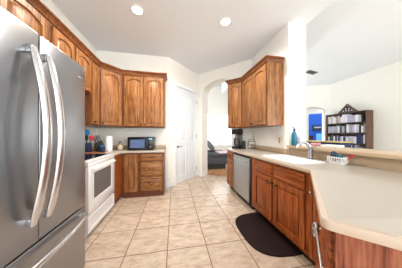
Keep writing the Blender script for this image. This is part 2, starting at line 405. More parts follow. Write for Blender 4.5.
def upper(W, Dp, z0, z1, loc, rz, label, doors, knobs, m=None, group='oak wall cabinets', arch=0.045, mtx=None):
    m = m or M['oak']
    r = thing('wall_cabinet', label, 'cabinet', loc, rz, group)
    carcass(W, Dp, z0, z1, M['oakshade'], r, doors)
    MB().box(W+0.0005, W+0.003, 0.001, Dp, z0, z1).build('end_panel', M['oak'], r)
    for (a, c), k in zip(doors, knobs):
        d = door_mb(a, c, z0+0.022, z1-0.03, 0, arch).build('door', m, r)
        if k: knob_mb(c-0.03 if k > 0 else a+0.03, z0+0.06).build('knob', M['bronze'], d)
    return r
UB, UT = 1.385, 2.44
UD = 0.325
# left wall: local x -> world +Y, front faces +X ; origin y = start
FX = LX+0.004+UD
def left_upper(y0, y1, z0, label, doors, knobs):
    return upper(y1-y0-0.003, UD, z0, UT, (FX, y0, 0), PI/2, label, doors, knobs)
left_upper(0.86, 1.80, 1.9, 'oak cabinet above the fridge with arched doors', [(0.02, 0.455), (0.485, 0.90)], [1, -1])
left_upper(1.80, 2.60, 1.88, 'short oak cabinet over the white range, arched doors', [(0.04, 0.385), (0.415, 0.775)], [1, -1])
left_upper(2.60, 2.835, UB, 'narrow full height oak wall cabinet right of the range', [(0.022, 0.21)], [-1])
# corner cabinet: pentagon body
cc = thing('wall_cabinet', 'oak corner wall cabinet set at an angle above the knife block', 'cabinet', (FX, 2.838, 0), A45, 'oak wall cabinets')
cw = (3.135-2.838)*math.sqrt(2)
def to_local(px, py, ox, oy, a):
    dx, dy = px-ox, py-oy; return (dx*math.cos(a)+dy*math.sin(a), -dx*math.sin(a)+dy*math.cos(a))
g = 0.004
pent = [to_local(*p, FX, 2.838, A45) for p in ((FX, 2.838), (FX+3.135-2.838, 3.135), (FX+3.135-2.838, BY-g), (LX+g, BY-g), (LX+g, 2.838))]
MB().slab(pent, t0=UB, t1=UT).build('body', M['oakshade'], cc)
d = door_mb(0.03, cw-0.03, UB+0.022, UT-0.03, 0, 0.05).build('door', M['oak'], cc)
knob_mb(0.06, UB+0.06).build('knob', M['bronze'], d)
bx0 = FX+3.135-2.838+0.003
upper(-0.205-bx0, BY-g-3.135, UB, UT, (bx0, 3.135, 0), 0, 'double door oak wall cabinet above the microwave', [(0.02, 0.385), (0.40, -0.205-bx0-0.022)], [1, -1])
# crown moulding, left run: one continuous strip
def sweep(path, prof):
    """path: list of (x,y) of the face line, prof: list of (out, z); outward is to the right of travel"""
    n = len(path); lps = []
    for i, p in enumerate(path):
        ds = []
        if i > 0: ds.append((Vector(path[i])-Vector(path[i-1])).normalized())
        if i < n-1: ds.append((Vector(path[i+1])-Vector(path[i])).normalized())
        nn = [Vector((d.y, -d.x)) for d in ds]
        if len(nn) == 2:
            b = (nn[0]+nn[1]).normalized(); b = b/(b.dot(nn[0]))
        else: b = nn[0]
        lps.append([(p[0]+b.x*o, p[1]+b.y*o, z) for o, z in prof])
    return MB().loops(lps)
CP = [(0.0, UT-0.008), (0.010, UT-0.008), (0.014, UT+0.012), (0.04, UT+0.05), (0.05, UT+0.055), (0.05, UT+0.07), (0.0, UT+0.07)]
CP2 = [(-0.02, z) if o == 0 else (o, z) for o, z in CP]
CPU = [(o if o else -0.02, z+0.010) for o, z in CP]
o = sweep([(FX, 0.86), (FX, 2.838), (bx0-0.003, 3.135), (-0.205, 3.135), (-0.205, BY-0.02)], CPU).build('crown_moulding', M['oakd'])
tag(o, 'dark oak crown moulding along the left cabinets', 'moulding', 'crown mouldings')
# right wall uppers
RF = 1.512
upper(3.02-2.15, RX-g-RF, UB, UT, (RF, 3.02, 0), -PI/2, 'double door oak wall cabinet nearest the bar pillar', [(0.02, 0.43), (0.442, 0.85)], [1, -1])
dc = thing('wall_cabinet', 'narrow angled oak wall cabinet next to the archway', 'cabinet', (RF, 3.023, 0), -A45, 'oak wall cabinets')
# local: origin at bend, x negative toward arch
dwid = 0.36
q = (RF-0.002, 3.023)
bk = to_local(RC[0]-0.004, RC[1]-0.012, *q, -A45)
pt = [(-dwid, 0), (0, 0), to_local(RC[0]-0.02, 3.023, *q, -A45), (bk[0]-0.01, bk[1]-0.006), (-dwid, bk[1]-0.006)]
MB().slab(pt, t0=UB, t1=UT).build('body', M['oakshade'], dc)
d = door_mb(-dwid+0.025, -0.03, UB+0.022, UT-0.03, 0, 0.045).build('door', M['oak'], dc)
knob_mb(-dwid+0.055, UB+0.06).build('knob', M['bronze'], d)
e1 = (RF-0.002-dwid*math.cos(A45), 3.023+dwid*math.sin(A45))
o = sweep([(e1[0]+0.2, e1[1]+0.2), e1, (RF, 3.022), (RF, 2.15), (RX-0.02, 2.15)], CPU).build('crown_moulding', M['oakd'])
tag(o, 'oak crown moulding on the right cabinets beside the pillar', 'moulding', 'crown mouldings')

# base cabinets, left side
CT, CB = 0.914, 0.878
BF = 3.0   # front of back-run base cabinets
r = thing('base_cabinet', 'oak base cabinet with one door and three drawers under the microwave', 'cabinet', (-0.998, BF, 0), 0, 'oak base cabinets')
W = 0.79
MB().box(0, W, 0, BY-g-BF, 0.09, CB-0.002, 0.002, 1).build('body', M['oakshade'], r)
MB().box(0.02, W-0.005, 0.02, BY-g-BF, 0, 0.088).build('toe_kick', M['toew'], r)
d = door_mb(0.05, 0.285, 0.125, CB-0.03, 0, 0.0, 0.05).build('door', M['oak'], r)
for z0, z1 in ((0.72, 0.845), (0.42, 0.70), (0.125, 0.40)):
    d = drawer_mb(0.355, W-0.03, z0, z1).build('drawer', M['oakh'], r)
    pull_mb((0.355+W-0.03)/2, (z0+z1)/2+0.005).build('handle', M['bronze'], d)
r = thing('base_cabinet', 'plain oak filler cabinet in the corner beside the range', 'cabinet', (-1.0, 2.645, 0), PI/2, 'oak base cabinets')
MB().slab([(0, 0), (BF-2.645-0.003, 0), (BF-2.645-0.003, 0.02), (BY-g-2.645, 0.02), (BY-g-2.645, 0.64), (0, 0.64)], t0=0.09, t1=CB-0.002).build('body', M['oakr'], r)
MB().box(0.0, BF-2.645-0.003, 0.04, 0.6, 0, 0.088).build('toe_kick', M['toew'], r)
r = thing('base_cabinet', 'oak base cabinet between the fridge and the white range', 'cabinet', (-1.0, 1.47, 0), PI/2, 'oak base cabinets')
MB().box(0, 0.385, 0, 0.64, 0.09, CB-0.002).build('body', M['oakr'], r); MB().box(0, 0.385, 0.06, 0.6, 0, 0.088).build('toe_kick', M['toew'], r)
drawer_mb(0.03, 0.355, 0.72, 0.845).build('drawer', M['oakh'], r); door_mb(0.03, 0.355, 0.125, 0.70).build('door', M['oakr'], r)

def arcpts(cx, cy, r, a0, a1, n=6): return [(cx+r*math.cos(a0+(a1-a0)*i/n), cy+r*math.sin(a0+(a1-a0)*i/n)) for i in range(n+1)]
# left counter: L with rounded inner corner
cl = [(LX+g, 2.645), (-0.972, 2.645), (-0.972, 2.87)] + arcpts(-0.872, 2.87, 0.1, PI, PI/2)[1:] + [(-0.195, 2.97), (-0.195, BY-g), (LX+g, BY-g)]
o = thing('countertop', 'cream L-shaped countertop under the microwave', 'countertop', (0, 0, 0))
MB().slab(cl, t0=CB, t1=CT, bev=0.006).build('slab', M['counter'], o)
MB().slab([(LX+g+0.001, 2.65), (LX+g+0.021, 2.65), (LX+g+0.021, BY-g-0.021), (-0.197, BY-g-0.021), (-0.197, BY-g-0.001), (LX+g+0.001, BY-g-0.001)], t0=CT, t1=1.0, bev=0.003).build('backsplash', M['splash'], o)
o = MB().box(LX+g, -0.972, 1.47, 1.86, CB, CT, 0.005).build('countertop', M['counter']); tag(o, 'short cream countertop between fridge and range', 'countertop')

# ---------------------------------------------------------------- range
r = thing('range', 'white electric range with black glass cooktop', 'stove', (-1.0, 1.875, 0), PI/2)
RW = 0.76
MB().box(0, RW, 0.02, 0.63, 0.02, 0.895, 0.004).build('body', M['enamel'], r)
ct = MB().box(-0.002, RW+0.002, -0.015, 0.63, 0.897, 0.918, 0.005).build('cooktop', M['enamel'], r)
MB().box(0.03, RW-0.03, 0.045, 0.56, 0.918, 0.923, 0.002, 1).build('glass_top', M['glassb'], ct)
od = MB().slab(rect(0.01, RW-0.01, 0.285, 0.845), [rect(0.13, 0.63, 0.43, 0.755)], -0.02, 0.018, 'xz', 0.005).build('oven_door', M['enamel'], r)
MB().box(0.13, 0.63, -0.012, 0.0, 0.43, 0.755).build('window', M['ovenw'], od)
h = MB().tube([(0.07, -0.02, 0.812), (0.07, -0.055, 0.812), (0.10, -0.06, 0.812), (RW-0.10, -0.06, 0.812), (RW-0.07, -0.055, 0.812), (RW-0.07, -0.02, 0.812)], 0.011)
h.build('handle', M['enamel'], od)
MB().box(0.005, RW-0.005, -0.018, 0.018, 0.85, 0.893, 0.005).build('front_rail', M['enamel'], r)
dr = MB()
def dl(d, y): return [(p[0], y, p[1]) for p in rect(0.01+d, RW-0.01-d, 0.06+d, 0.265-d)]
dr.loops([dl(0, 0.018), dl(0, -0.012), dl(0.008, -0.02), dl(0.04, -0.02), dl(0.052, -0.01), dl(0.06, -0.01)])
dr.build('storage_drawer', M['enamel'], r)
MB().box(0.01, RW-0.01, 0.05, 0.6, 0, 0.018).build('base', M['blackm'], r)
bgp = MB().box(0, RW, 0.565, 0.63, 0.92, 1.06, 0.01).build('control_panel', M['enamel'], r)
MB().box(0.28, 0.48, 0.560, 0.566, 0.96, 1.02).build('display', M['blackp'], bgp)
for x in (0.08, 0.17, 0.59, 0.68): MB().lathe([(0.02, 0.565), (0.018, 0.54)], (x, 0, 0.99), 12, 'y').build('knob', M['enamel'], bgp)

# ---------------------------------------------------------------- fridge (front at X=-0.78)
FF = -0.78; F0 = 0.56; FW = 0.89; FH = 1.815; FS = 0.60
r = thing('refrigerator', 'tall stainless steel french door fridge at the left', 'refrigerator', (FF, F0, 0), PI/2)
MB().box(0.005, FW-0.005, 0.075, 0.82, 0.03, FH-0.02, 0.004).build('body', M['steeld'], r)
MB().box(0.008, FW-0.008, 0.06, 0.074, 0.05, FH-0.02).build('gasket', M['gap'], r)
MB().box(0.03, FW-0.03, 0.09, 0.78, 0.0, 0.029).build('base_grille', M['blackm'], r)
for nm, a, c, side in (('door', 0.0, FW/2-0.003, 1), ('door', FW/2+0.003, FW, -1)):
    d = MB().box(a, c, 0, 0.06, FS+0.006, FH, 0.006, 3).build(nm, M['steel'], r)
    x = (c-0.068) if side > 0 else (a+0.026)
    zs = [0.545+0.0, ]
    n = 14; z0, z1 = 0.735, 1.70
    pts = [(x, -0.005, z0)]
    for i in range(n+1):
        t = i/n; pts.append((x, -0.026-0.068*math.sin(PI*t)**0.85 if 0 < t < 1 else -0.028, z0+0.0+(z1-z0)*t))
    pts.append((x, -0.005, z1))
    MB().tube(pts[1:-1], [0.018]+[0.027]*(n-1)+[0.018], 12, 0.6).box(x-0.012, x+0.012, -0.03, 0.001, z0-0.01, z0+0.03, 0.004).box(x-0.012, x+0.012, -0.03, 0.001, z1-0.03, z1+0.01, 0.004).build('handle', M['steel2'], d)
d = MB().box(0, FW, 0, 0.06, 0.06, FS-0.006, 0.006, 3).build('freezer_drawer', M['steel'], r)
n = 16; pts = []
for i in range(n+1):
    t = i/n; pts.append((0.03+(FW-0.06)*t, -0.025-0.05*(math.sin(PI*t)**0.8 if 0 < t < 1 else 0), 0.535))
MB().tube(pts, 0.017, 10).box(0.02, 0.05, -0.03, 0.001, 0.522, 0.548, 0.004).box(FW-0.05, FW-0.02, -0.03, 0.001, 0.522, 0.548, 0.004).build('handle', M['steel2'], d)
MB().box(FW-0.10, FW-0.05, -0.002, 0.001, 1.70, 1.712).build('badge', M['steel2'], r)

# ---------------------------------------------------------------- right base run
BX = 1.22
def right_base(y0, y1, label): return thing('base_cabinet', label, 'cabinet', (BX, y1, 0), -PI/2, 'oak base cabinets')
DEP = RX-g-BX
r = right_base(2.82, 3.22, 'narrow oak base cabinet left of the dishwasher, by the archway')
W = 0.40-0.003
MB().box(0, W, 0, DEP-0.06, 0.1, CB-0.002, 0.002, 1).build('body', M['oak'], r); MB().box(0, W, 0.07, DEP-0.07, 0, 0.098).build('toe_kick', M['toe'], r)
d = drawer_mb(0.03, W-0.025, 0.70, 0.845).build('drawer', M['oakrh'], r); pull_mb(W/2, 0.775).build('handle', M['bronze'], d)
d = door_mb(0.03, W-0.025, 0.13, 0.68).build('door', M['oak'], r); knob_mb(W-0.06, 0.64).build('knob', M['bronze'], d)
# dishwasher
r = thing('dishwasher', 'silver dishwasher built into the right counter', 'dishwasher', (BX, 2.815, 0), -PI/2)
W = 0.685
MB().box(0.004, W-0.004, 0.01, DEP, 0.1, CB-0.004).build('body', M['gap'], r)
d = MB().box(0.02, W-0.045, -0.025, 0.008, 0.115, 0.835, 0.006).build('door', M['dw'], r)
MB().tube([(0.09, -0.02, 0.77), (0.09, -0.05, 0.77), (W-0.11, -0.05, 0.77), (W-0.11, -0.02, 0.77)], 0.012).build('handle', M['steel2'], d)
MB().box(0.02, W-0.045, 0.05, 0.3, 0, 0.098).build('toe_kick', M['gap'], r)
# sink base
r = right_base(1.10, 2.125, 'wide oak sink base cabinet with two doors and drawers')
W = 1.03
MB().slab([(0, 0), (W, 0), (W, 0.06), (W-0.0, DEP), (0, DEP)], t0=0.1, t1=CB-0.23).slab([(0, 0), (W, 0), (W, 0.06), (0, 0.06)], t0=CB-0.228, t1=CB-0.002).build('body', M['oakr'], r)
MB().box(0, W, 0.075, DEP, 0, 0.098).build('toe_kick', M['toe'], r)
for a, c in ((0.09, 0.495), (0.535, 0.965)):
    d = drawer_mb(a, c, 0.70, 0.845).build('drawer', M['oakrh'], r)
    d = door_mb(a, c, 0.135, 0.68, 0, 0, 0.06).build('door', M['oakr'], r)
    k = c-0.03 if a < 0.3 else a+0.03
    pull_mb(k+(0.0), 0.62, w=0.07).build('handle', M['bronze'], d)
# angled peninsula base: face offset behind counter edge
E0, E1, E2 = (1.19, 1.075), (0.535, 0.435), (1.33, -0.36)
d1 = (Vector(E1)-Vector(E0)).normalized(); n1 = Vector((-d1.y, d1.x))     # left of travel
if n1.dot(Vector((1, -1))) < 0: n1 = -n1
d2 = (Vector(E2)-Vector(E1)).normalized(); n2 = Vector((-d2.y, d2.x))
if n2.dot(Vector((1, 1))) < 0: n2 = -n2
E0v, E1v, E2v = Vector(E0), Vector(E1), Vector(E2)
p0 = Vector((BX+0.002, 1.095)); 
p1 = E1v+n1*0.045+n2*0.05
p2 = E2v+n2*0.05-d2*0.05
back = [(1.43, -0.235), (RX+0.026, 0.23), (RX+0.026, 1.095)]
r = thing('peninsula_cabinet', 'reddish oak cabinet carrying the angled end of the counter', 'cabinet', (0, 0, 0))
poly = [tuple(p0), tuple(p0+d1*0.0+n1*0.02), ]
f0 = E0v+n1*0.045+d1*0.02
poly = [(BX+0.002, 1.092), tuple(f0), tuple(p1), tuple(p2)]+back[0:2]+[(RX+0.026, 1.092)]
MB().slab(poly, t0=0.1, t1=CB-0.002).build('body', M['oakr'], r)
ins = Vector((0.06, 0.0))
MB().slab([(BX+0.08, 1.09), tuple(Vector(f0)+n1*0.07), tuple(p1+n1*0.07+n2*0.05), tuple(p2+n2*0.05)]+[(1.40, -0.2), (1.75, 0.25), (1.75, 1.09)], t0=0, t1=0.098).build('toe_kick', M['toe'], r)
# end panel faces along d2, set proud of a dark gap
a = p1-d2*0.009-n2*0.021; b = p2-n2*0.021
MB().slab([tuple(a), tuple(b), tuple(b+n2*0.02), tuple(a+n2*0.02)], t0=0.02, t1=CB-0.003).build('end_panel', M['panel'], r)
# drawer and door on the angled face (local frame along d1)
ang = math.atan2(d1.y, d1.x)
flen = (p1-f0).length
# local x runs from the free end back to the wall so that the front faces the kitchen
def on_face(mb, name, m, parent):
    mtx = Matrix.Translation((p1.x, p1.y, 0)) @ Matrix.Rotation(ang+PI, 4, 'Z')
    # front must look along -n1
    bmesh.ops.scale(mb.bm, vec=(1, -1, 1), verts=mb.bm.verts) if (mtx.to_3x3() @ Vector((0, -1, 0))).dot(Vector((n1.x, n1.y, 0))) > 0 else None
    bmesh.ops.recalc_face_normals(mb.bm, faces=mb.bm.faces)
    bmesh.ops.transform(mb.bm, matrix=mtx, verts=mb.bm.verts)
    return mb.build(name, m, parent)
on_face(drawer_mb(0.06, flen-0.05, 0.70, 0.845), 'drawer', M['oakrh'], r)
on_face(door_mb(0.06, flen-0.05, 0.135, 0.68), 'door', M['oakr'], r)

# right counter with sink hole
SK = (1.29, 1.655, 1.33, 1.97)
corner = arcpts(*(E1v+n1*0.022+n2*0.022), 0.022, math.atan2(-n1.y, -n1.x), math.atan2(-n2.y, -n2.x)+ (2*PI if math.atan2(-n2.y, -n2.x) < math.atan2(-n1.y, -n1.x) else 0))
far = [(1.43+0.03, -0.25), (RX+0.026, 0.205)]
cr = [(1.19, 3.235), (1.19, 1.075)] + corner + [tuple(E2v)] + far + [(RX+0.026, PE-0.004), (RX-g, PE-0.004), (RX-g, RC[1]-0.01), (RX-g-0.055, 3.235)]
def rrect(x0, x1, y0, y1, r): return arcpts(x0+r, y0+r, r, PI, 1.5*PI)+arcpts(x1-r, y0+r, r, 1.5*PI, 2*PI)+arcpts(x1-r, y1-r, r, 0, PI/2)+arcpts(x0+r, y1-r, r, PI/2, PI)
o = thing('countertop', 'long cream countertop with sink and angled rounded end', 'countertop', (0, 0, 0))
MB().slab(cr, [rrect(*SK, 0.05)], CB, CT, 'xy', 0.007).build('slab', M['counter'], o)
sweep([(1.189, 3.234), (1.189, 1.075)] + corner + [tuple(E2v)], [(0.0005, CB+0.003), (0.006, CB+0.004), (0.009, CB+0.009), (0.009, CT-0.003), (0.006, CT+0.002), (-0.010, CT+0.002), (-0.014, CT+0.0003), (0.0005, CT-0.006)]).build('edge_trim', M['edge'], o)
bsp = MB(); bsp.box(RX-g-0.021, RX-g-0.001, PE, RC[1]-0.03, CT, 1.0, 0.003)
bsp.build('backsplash', M['splash'], o)
MB().box(RX+0.004, RX+0.024, 0.21, PE-0.006, CT, 1.018, 0.002).build('backsplash', M['splash'], o)
# bar ledge
o = MB().slab([(RX-0.05, PE-0.006), (RX-0.05, 0.18), (2.25, 0.18), (2.25, PE-0.006)], t0=1.022, t1=1.06, bev=0.006).build('bar_ledge', M['ledge'])
tag(o, 'raised tan bar ledge on the low wall behind the sink', 'ledge')
# sink
r = thing('sink', 'white sink set into the right counter', 'sink', (0, 0, 0))
def rl(d, z, r=0.05): return [(p[0], p[1], z) for p in rrect(SK[0]+d, SK[1]-d, SK[2]+d, SK[3]-d, r)]
MB().loops([rl(-0.018, CT+0.001), rl(-0.016, CT+0.007), rl(0.004, CT+0.007), rl(0.010, CT-0.005), rl(0.03, CT-0.19), rl(0.06, CT-0.205), rl(0.058, CT-0.21), rl(0.006, CT-0.19), rl(0.003, CT+0.0005)], False, False).slab([p[:2] for p in rl(0.058, 0)], t0=CT-0.212, t1=CT-0.204).build('basin', M['sink'], r)
MB().lathe([(0.001, CT-0.203), (0.035, CT-0.203), (0.04, CT-0.2035)], (1.5, 1.62, 0), 16).build('drain', M['chrome'], r)
# faucet
r = thing('faucet', 'chrome arched kitchen faucet behind the sink', 'faucet', (1.725, 1.573, CT+0.001))
MB().lathe([(0.036, 0), (0.036, 0.008), (0.028, 0.015), (0.025, 0.09), (0.03, 0.10), (0.03, 0.125), (0.014, 0.14)], (0, 0, 0), 16).build('body', M['chrome'], r)
MB().tube([(0, 0, 0.10), (-0.012, 0.0, 0.16), (-0.045, 0.008, 0.205), (-0.09, 0.017, 0.215), (-0.135, 0.025, 0.2), (-0.165, 0.03, 0.17), (-0.172, 0.031, 0.145)], [0.022, 0.02, 0.017, 0.015, 0.015, 0.016, 0.017], 12).build('spout', M['chrome'], r)
MB().tube([(0, 0, 0.13), (0.005, -0.03, 0.15), (0.01, -0.085, 0.165)], [0.009, 0.008, 0.006]).build('lever', M['chrome'], r)

# towel bar and knob on the angled face
r = thing('towel_bar', 'chrome towel bar on angled cabinet below the counter corner', 'towel bar', (0, 0, 0))
fp = Vector((0.735, 0.625))-n1*0.010; zb = 0.74
bp_ = MB()
fn = -n1; 
base_pt = fp+n1*0.018
bp_.ball((fp.x, fp.y, zb), 0.018, 0.018, 0.026, 10)
bp_.tube([(base_pt.x, base_pt.y, zb), (fp.x, fp.y, zb)], 0.012)
bp_.ball((fp.x-d1.x*0.035, fp.y-d1.y*0.035, zb-0.05), 0.015, 0.015, 0.022, 8)
bp_.tube([(fp.x, fp.y, zb), (fp.x-d1.x*0.035, fp.y-d1.y*0.035, zb-0.05)], 0.008)
bp_.build('bracket', M['chrome'], r)
q1 = fp+d1*0.285
MB().tube([(fp.x, fp.y, zb), (q1.x, q1.y, zb)], 0.0055, 10).build('bar', M['steel2'], r)
kp = E0v+d1*0.085-n1*0.008
o = MB().ball((kp.x, kp.y, 0.74), 0.014, 0.014, 0.012, 8).tube([(kp.x, kp.y, 0.74), (kp.x+n1.x*0.032, kp.y+n1.y*0.032, 0.74)], 0.006).build('cabinet_knob', M['chrome'])
tag(o, 'small chrome knob near the bend of the angled cabinet', 'knob')

# ---------------------------------------------------------------- floor mat
mp_ = [(1.255, 1.20), (1.255, 2.06)]
pts = []
x_, y0_, y1_, dep = 1.286, 1.26, 2.065, 0.475
yc = (y0_+y1_)/2; hy = (y1_-y0_)/2
pts = [(x_, y0_), (x_, y1_)]
for i in range(1, 24):
    a = PI/2+PI*i/24; 
    cx, cy = math.cos(a), math.sin(a)
    e = 0.62
    pts.append((x_+dep*(abs(cx)**e)*(-1), yc+hy*(abs(cy)**e)*(1 if cy > 0 else -1)))
o = MB().slab(pts, t0=0.001, t1=0.016, bev=0.004).build('floor_mat', M['mat_']); tag(o, 'dark brown half-round kitchen mat on the tile floor', 'mat')

# ---------------------------------------------------------------- counter items, left
mw = thing('microwave', 'black countertop microwave under the back cabinets', 'microwave', (-0.915, 3.075, CT+0.001), 0)
MW, MH, MD = 0.495, 0.272, 0.33
MB().box(0, MW, 0.02, MD, 0.012, MH, 0.006).build('case', M['blackp'], mw)
for x in (0.04, MW-0.04):
    for y in (0.06, MD-0.05): MB().lathe([(0.015, 0), (0.015, 0.012)], (x, y, 0), 10).build('foot', M['blackm'], mw)
d = MB().slab(rect(0.004, 0.378, 0.016, MH-0.004), [rect(0.05, 0.325, 0.055, MH-0.05)], -0.012, 0.018, 'xz', 0.003).build('door', M['blackp'], mw)
MB().box(0.05, 0.325, -0.006, 0.01, 0.055, MH-0.05).build('window', M['screen'], d)
p = MB().box(0.382, MW-0.003, -0.012, 0.018, 0.016, MH-0.004, 0.003).build('control_panel', M['blackp'], mw)
MB().box(0.40, MW-0.02, -0.014, -0.011, MH-0.06, MH-0.025).build('display', M['clock'], p)
MB().lathe([(0.026, -0.011), (0.024, -0.03)], (0.437, 0, 0.07), 16, 'y').build('dial', M['vent'], p)
for k in range(6):
    MB().box(0.40+0.028*(k % 3), 0.40+0.028*(k % 3)+0.02, -0.014, -0.011, 0.14+0.03*(k//3), 0.16+0.03*(k//3)).build('button', M['vent'], p)

r = thing('cutting_board', 'brown wooden board under the utensil crock and knife block', 'cutting board', (-1.40, 2.81, CT+0.001), 0.1)
MB().box(-0.17, 0.19, -0.12, 0.13, 0, 0.016, 0.004).build('board', M['board'], r)
zt = CT+0.018
r = thing('utensil_crock', 'black utensil crock nearest the fridge', 'crock', (-1.465, 2.79, zt))
MB().lathe([(0.05, 0), (0.056, 0.01), (0.056, 0.15), (0.06, 0.155), (0.052, 0.155), (0.048, 0.02), (0.001, 0.015)], n=20).build('pot', M['navy'], r)
r = thing('spatula', 'blue spatula standing in the dark crock', 'spatula', (-1.475, 2.79, zt+0.02))
MB().tube([(0, 0, 0), (0.0, -0.01, 0.26)], 0.006).build('handle', M['blackm'], r)
MB().ball((0.0, -0.01, 0.315), 0.048, 0.012, 0.05, 8).build('head', M['blue'], r)
r = thing('serving_spoon', 'red serving spoon leaning in the dark crock', 'spoon', (-1.448, 2.785, zt+0.02))
MB().tube([(0, 0, 0), (0.035, -0.01, 0.18)], 0.006).build('handle', M['blackm'], r)
MB().ball((0.05, -0.012, 0.225), 0.044, 0.014, 0.042, 8).build('head', M['red'], r)
r = thing('slotted_turner', 'black turner standing in the dark crock', 'turner', (-1.49, 2.81, zt+0.02))
MB().tube([(0, 0, 0), (-0.01, 0.0, 0.2)], 0.006).build('handle', M['blackm'], r); MB().box(-0.04, 0.02, -0.004, 0.004, 0.19, 0.27, 0.003).build('head', M['blackm'], r)
r = thing('knife_block', 'dark knife block with black handled knives', 'knife block', (-1.305, 2.87, zt), 0.3)
tl = Matrix.Translation((0, 0, 0.03)) @ Matrix.Rotation(math.radians(24), 4, 'Y')
MB().slab([(-0.06, 0), (0.075, 0), (0.075, 0.07), (0.02, 0.2), (-0.09, 0.15)], t0=-0.05, t1=0.05, plane='xz', bev=0.004).build('block', M['blackm'], r)
for k, (x, y) in enumerate(((-0.065, -0.03), (-0.065, 0.02), (-0.03, -0.03), (-0.03, 0.02), (0.0, -0.005))):
    z = 0.158+0.45*(x+0.09)
    MB().tube([(x, y, z-0.01), (x-0.018, y, z+0.04), (x-0.03, y, z+0.085+0.01*(k % 3))], [0.009, 0.01, 0.011], 8).build('knife_handle', M['blackp' if k % 2 else 'steeld'], r)
r = thing('canister', 'small blue jar in front of the knife block', 'jar', (-1.225, 2.755, zt))
MB().lathe([(0.034, 0), (0.038, 0.01), (0.038, 0.085), (0.03, 0.095)], n=18).build('jar', M['navy'], r); MB().lathe([(0.033, 0.0955), (0.033, 0.11), (0.01, 0.114)], n=18).build('lid', M['blue'], r)
r = thing('paper_towel_roll', 'white paper towel roll standing on the corner counter', 'paper towel', (-1.265, 3.10, CT+0.001))
MB().lathe([(0.075, 0), (0.075, 0.012), (0.01, 0.014), (0.008, 0.30), (0.012, 0.31)], n=20).build('holder', M['enamel'], r)
MB().lathe([(0.02, 0.015), (0.066, 0.015), (0.067, 0.02), (0.067, 0.285), (0.066, 0.288), (0.02, 0.288), (0.02, 0.284)], n=24).build('roll', M['paper'], r)
r = thing('candle_jar', 'small gold and cream candle jar left of the microwave', 'candle', (-1.13, 3.32, CT+0.001))
MB().lathe([(0.045, 0), (0.055, 0.01), (0.055, 0.09), (0.045, 0.10)], n=18).build('jar', M['cream'], r); MB().lathe([(0.047, 0.1005), (0.047, 0.118), (0.02, 0.122), (0.018, 0.15), (0.03, 0.165), (0.018, 0.178)], n=18).build('lid', M['brass'], r)

# ---------------------------------------------------------------- counter items, right
r = thing('coffee_maker', 'black drip coffee maker on the counter end', 'coffee maker', (1.44, 3.13, CT+0.001), -A45-0.15); r.scale = (1, 1, 1.32)
MB().box(-0.085, 0.085, -0.12, 0.10, 0, 0.045, 0.01).build('base', M['blackp'], r)
MB().box(-0.085, 0.085, 0.02, 0.10, 0.045, 0.25, 0.008).build('tank', M['steel'], r)
MB().box(-0.09, 0.09, -0.12, 0.10, 0.25, 0.34, 0.014).build('head', M['blackp'], r)
cf = MB().lathe([(0.04, 0.05), (0.062, 0.07), (0.066, 0.12), (0.045, 0.17), (0.042, 0.19), (0.04, 0.19), (0.043, 0.17), (0.063, 0.12), (0.058, 0.072), (0.001, 0.055)], (0, -0.055, 0), 18).build('carafe', M['steeld'], r)
MB().tube([(0, -0.1, 0.18), (0, -0.155, 0.175), (0, -0.16, 0.11), (0, -0.12, 0.09)], 0.009).build('handle', M['blackp'], cf)
r = thing('coffee_grinder', 'small black grinder right of the coffee maker', 'grinder', (1.535, 3.03, CT+0.001))
MB().lathe([(0.05, 0), (0.052, 0.02), (0.042, 0.05), (0.042, 0.11)], n=18).build('body', M['blackp'], r); MB().lathe([(0.044, 0.1105), (0.044, 0.16), (0.03, 0.18), (0.008, 0.185)], n=18).build('lid', M['blackm'], r)
r = thing('wire_rack', 'chrome wire rack in the counter corner right of the grinder', 'rack', (1.69, 2.95, CT+0.001), -0.4)
rk = MB()
for x in (-0.07, 0.07):
    for y in (-0.06, 0.06): rk.tube([(x, y, 0), (x, y, 0.17), (x*0.7, y, 0.21)], 0.004, 6)
for z in (0.02, 0.1, 0.17):
    rk.tube([(-0.07, -0.06, z), (0.07, -0.06, z)], 0.003, 6); rk.tube([(-0.07, 0.06, z), (0.07, 0.06, z)], 0.003, 6)
    for k in range(5): rk.tube([(-0.07+0.035*k, -0.06, z), (-0.07+0.035*k, 0.06, z)], 0.003, 6)
for y in (-0.06, 0.06): rk.tube([(-0.049, y, 0.21), (0.049, y, 0.21)], 0.004, 6)
rk.build('frame', M['chrome'], r)
def outlet(y, z, label, m='plate'):
    r = thing('outlet', label, 'outlet', (RX, y, z), -PI/2)
    MB().box(-0.036, 0.036, -0.006, -0.0005, -0.058, 0.058, 0.003).build('plate', M[m], r)
    for dz in (-0.022, 0.022): MB().box(-0.016, 0.016, -0.008, -0.005, dz-0.014, dz+0.014, 0.003).build('socket', M['slot'], r)
outlet(2.24, 1.135, 'ivory wall outlet near the end of the right wall cabinets')
outlet(3.08, 1.14, 'ivory wall outlet in the corner behind the chrome wire rack')

# basket by the sink
r = thing('sponge_basket', 'white slotted basket by the backsplash right of the faucet', 'basket', (1.705, 1.245, CT+0.001), 0)
bk_ = MB()
def bl(d, z): return [(p[0], p[1], z) for p in rrect(-0.045-d, 0.045+d, -0.075-d, 0.075+d, 0.02)]
bk_.loops([bl(-0.012, 0), bl(-0.006, 0.028), bl(-0.010, 0.028), bl(-0.016, 0.004)], False, True)
bk_.loops([bl(0.004, 0.066), bl(0.006, 0.078), bl(0.001, 0.078), bl(0.0, 0.066)], False, False)
for k in range(7):
    t = -0.066+0.022*k
    for s in (-1, 1): bk_.tube([(s*0.038, t, 0.02), (s*0.046, t, 0.07)], 0.005, 6)
for k in range(4):
    t = -0.033+0.022*k
    for s in (-1, 1): bk_.tube([(t, s*0.068, 0.02), (t, s*0.076, 0.07)], 0.005, 6)
bk_.build('basket', M['enamel'], r)
r = thing('dish_cloth', 'blue cloth bunched in the white basket', 'cloth', (1.705, 1.275, CT+0.03))
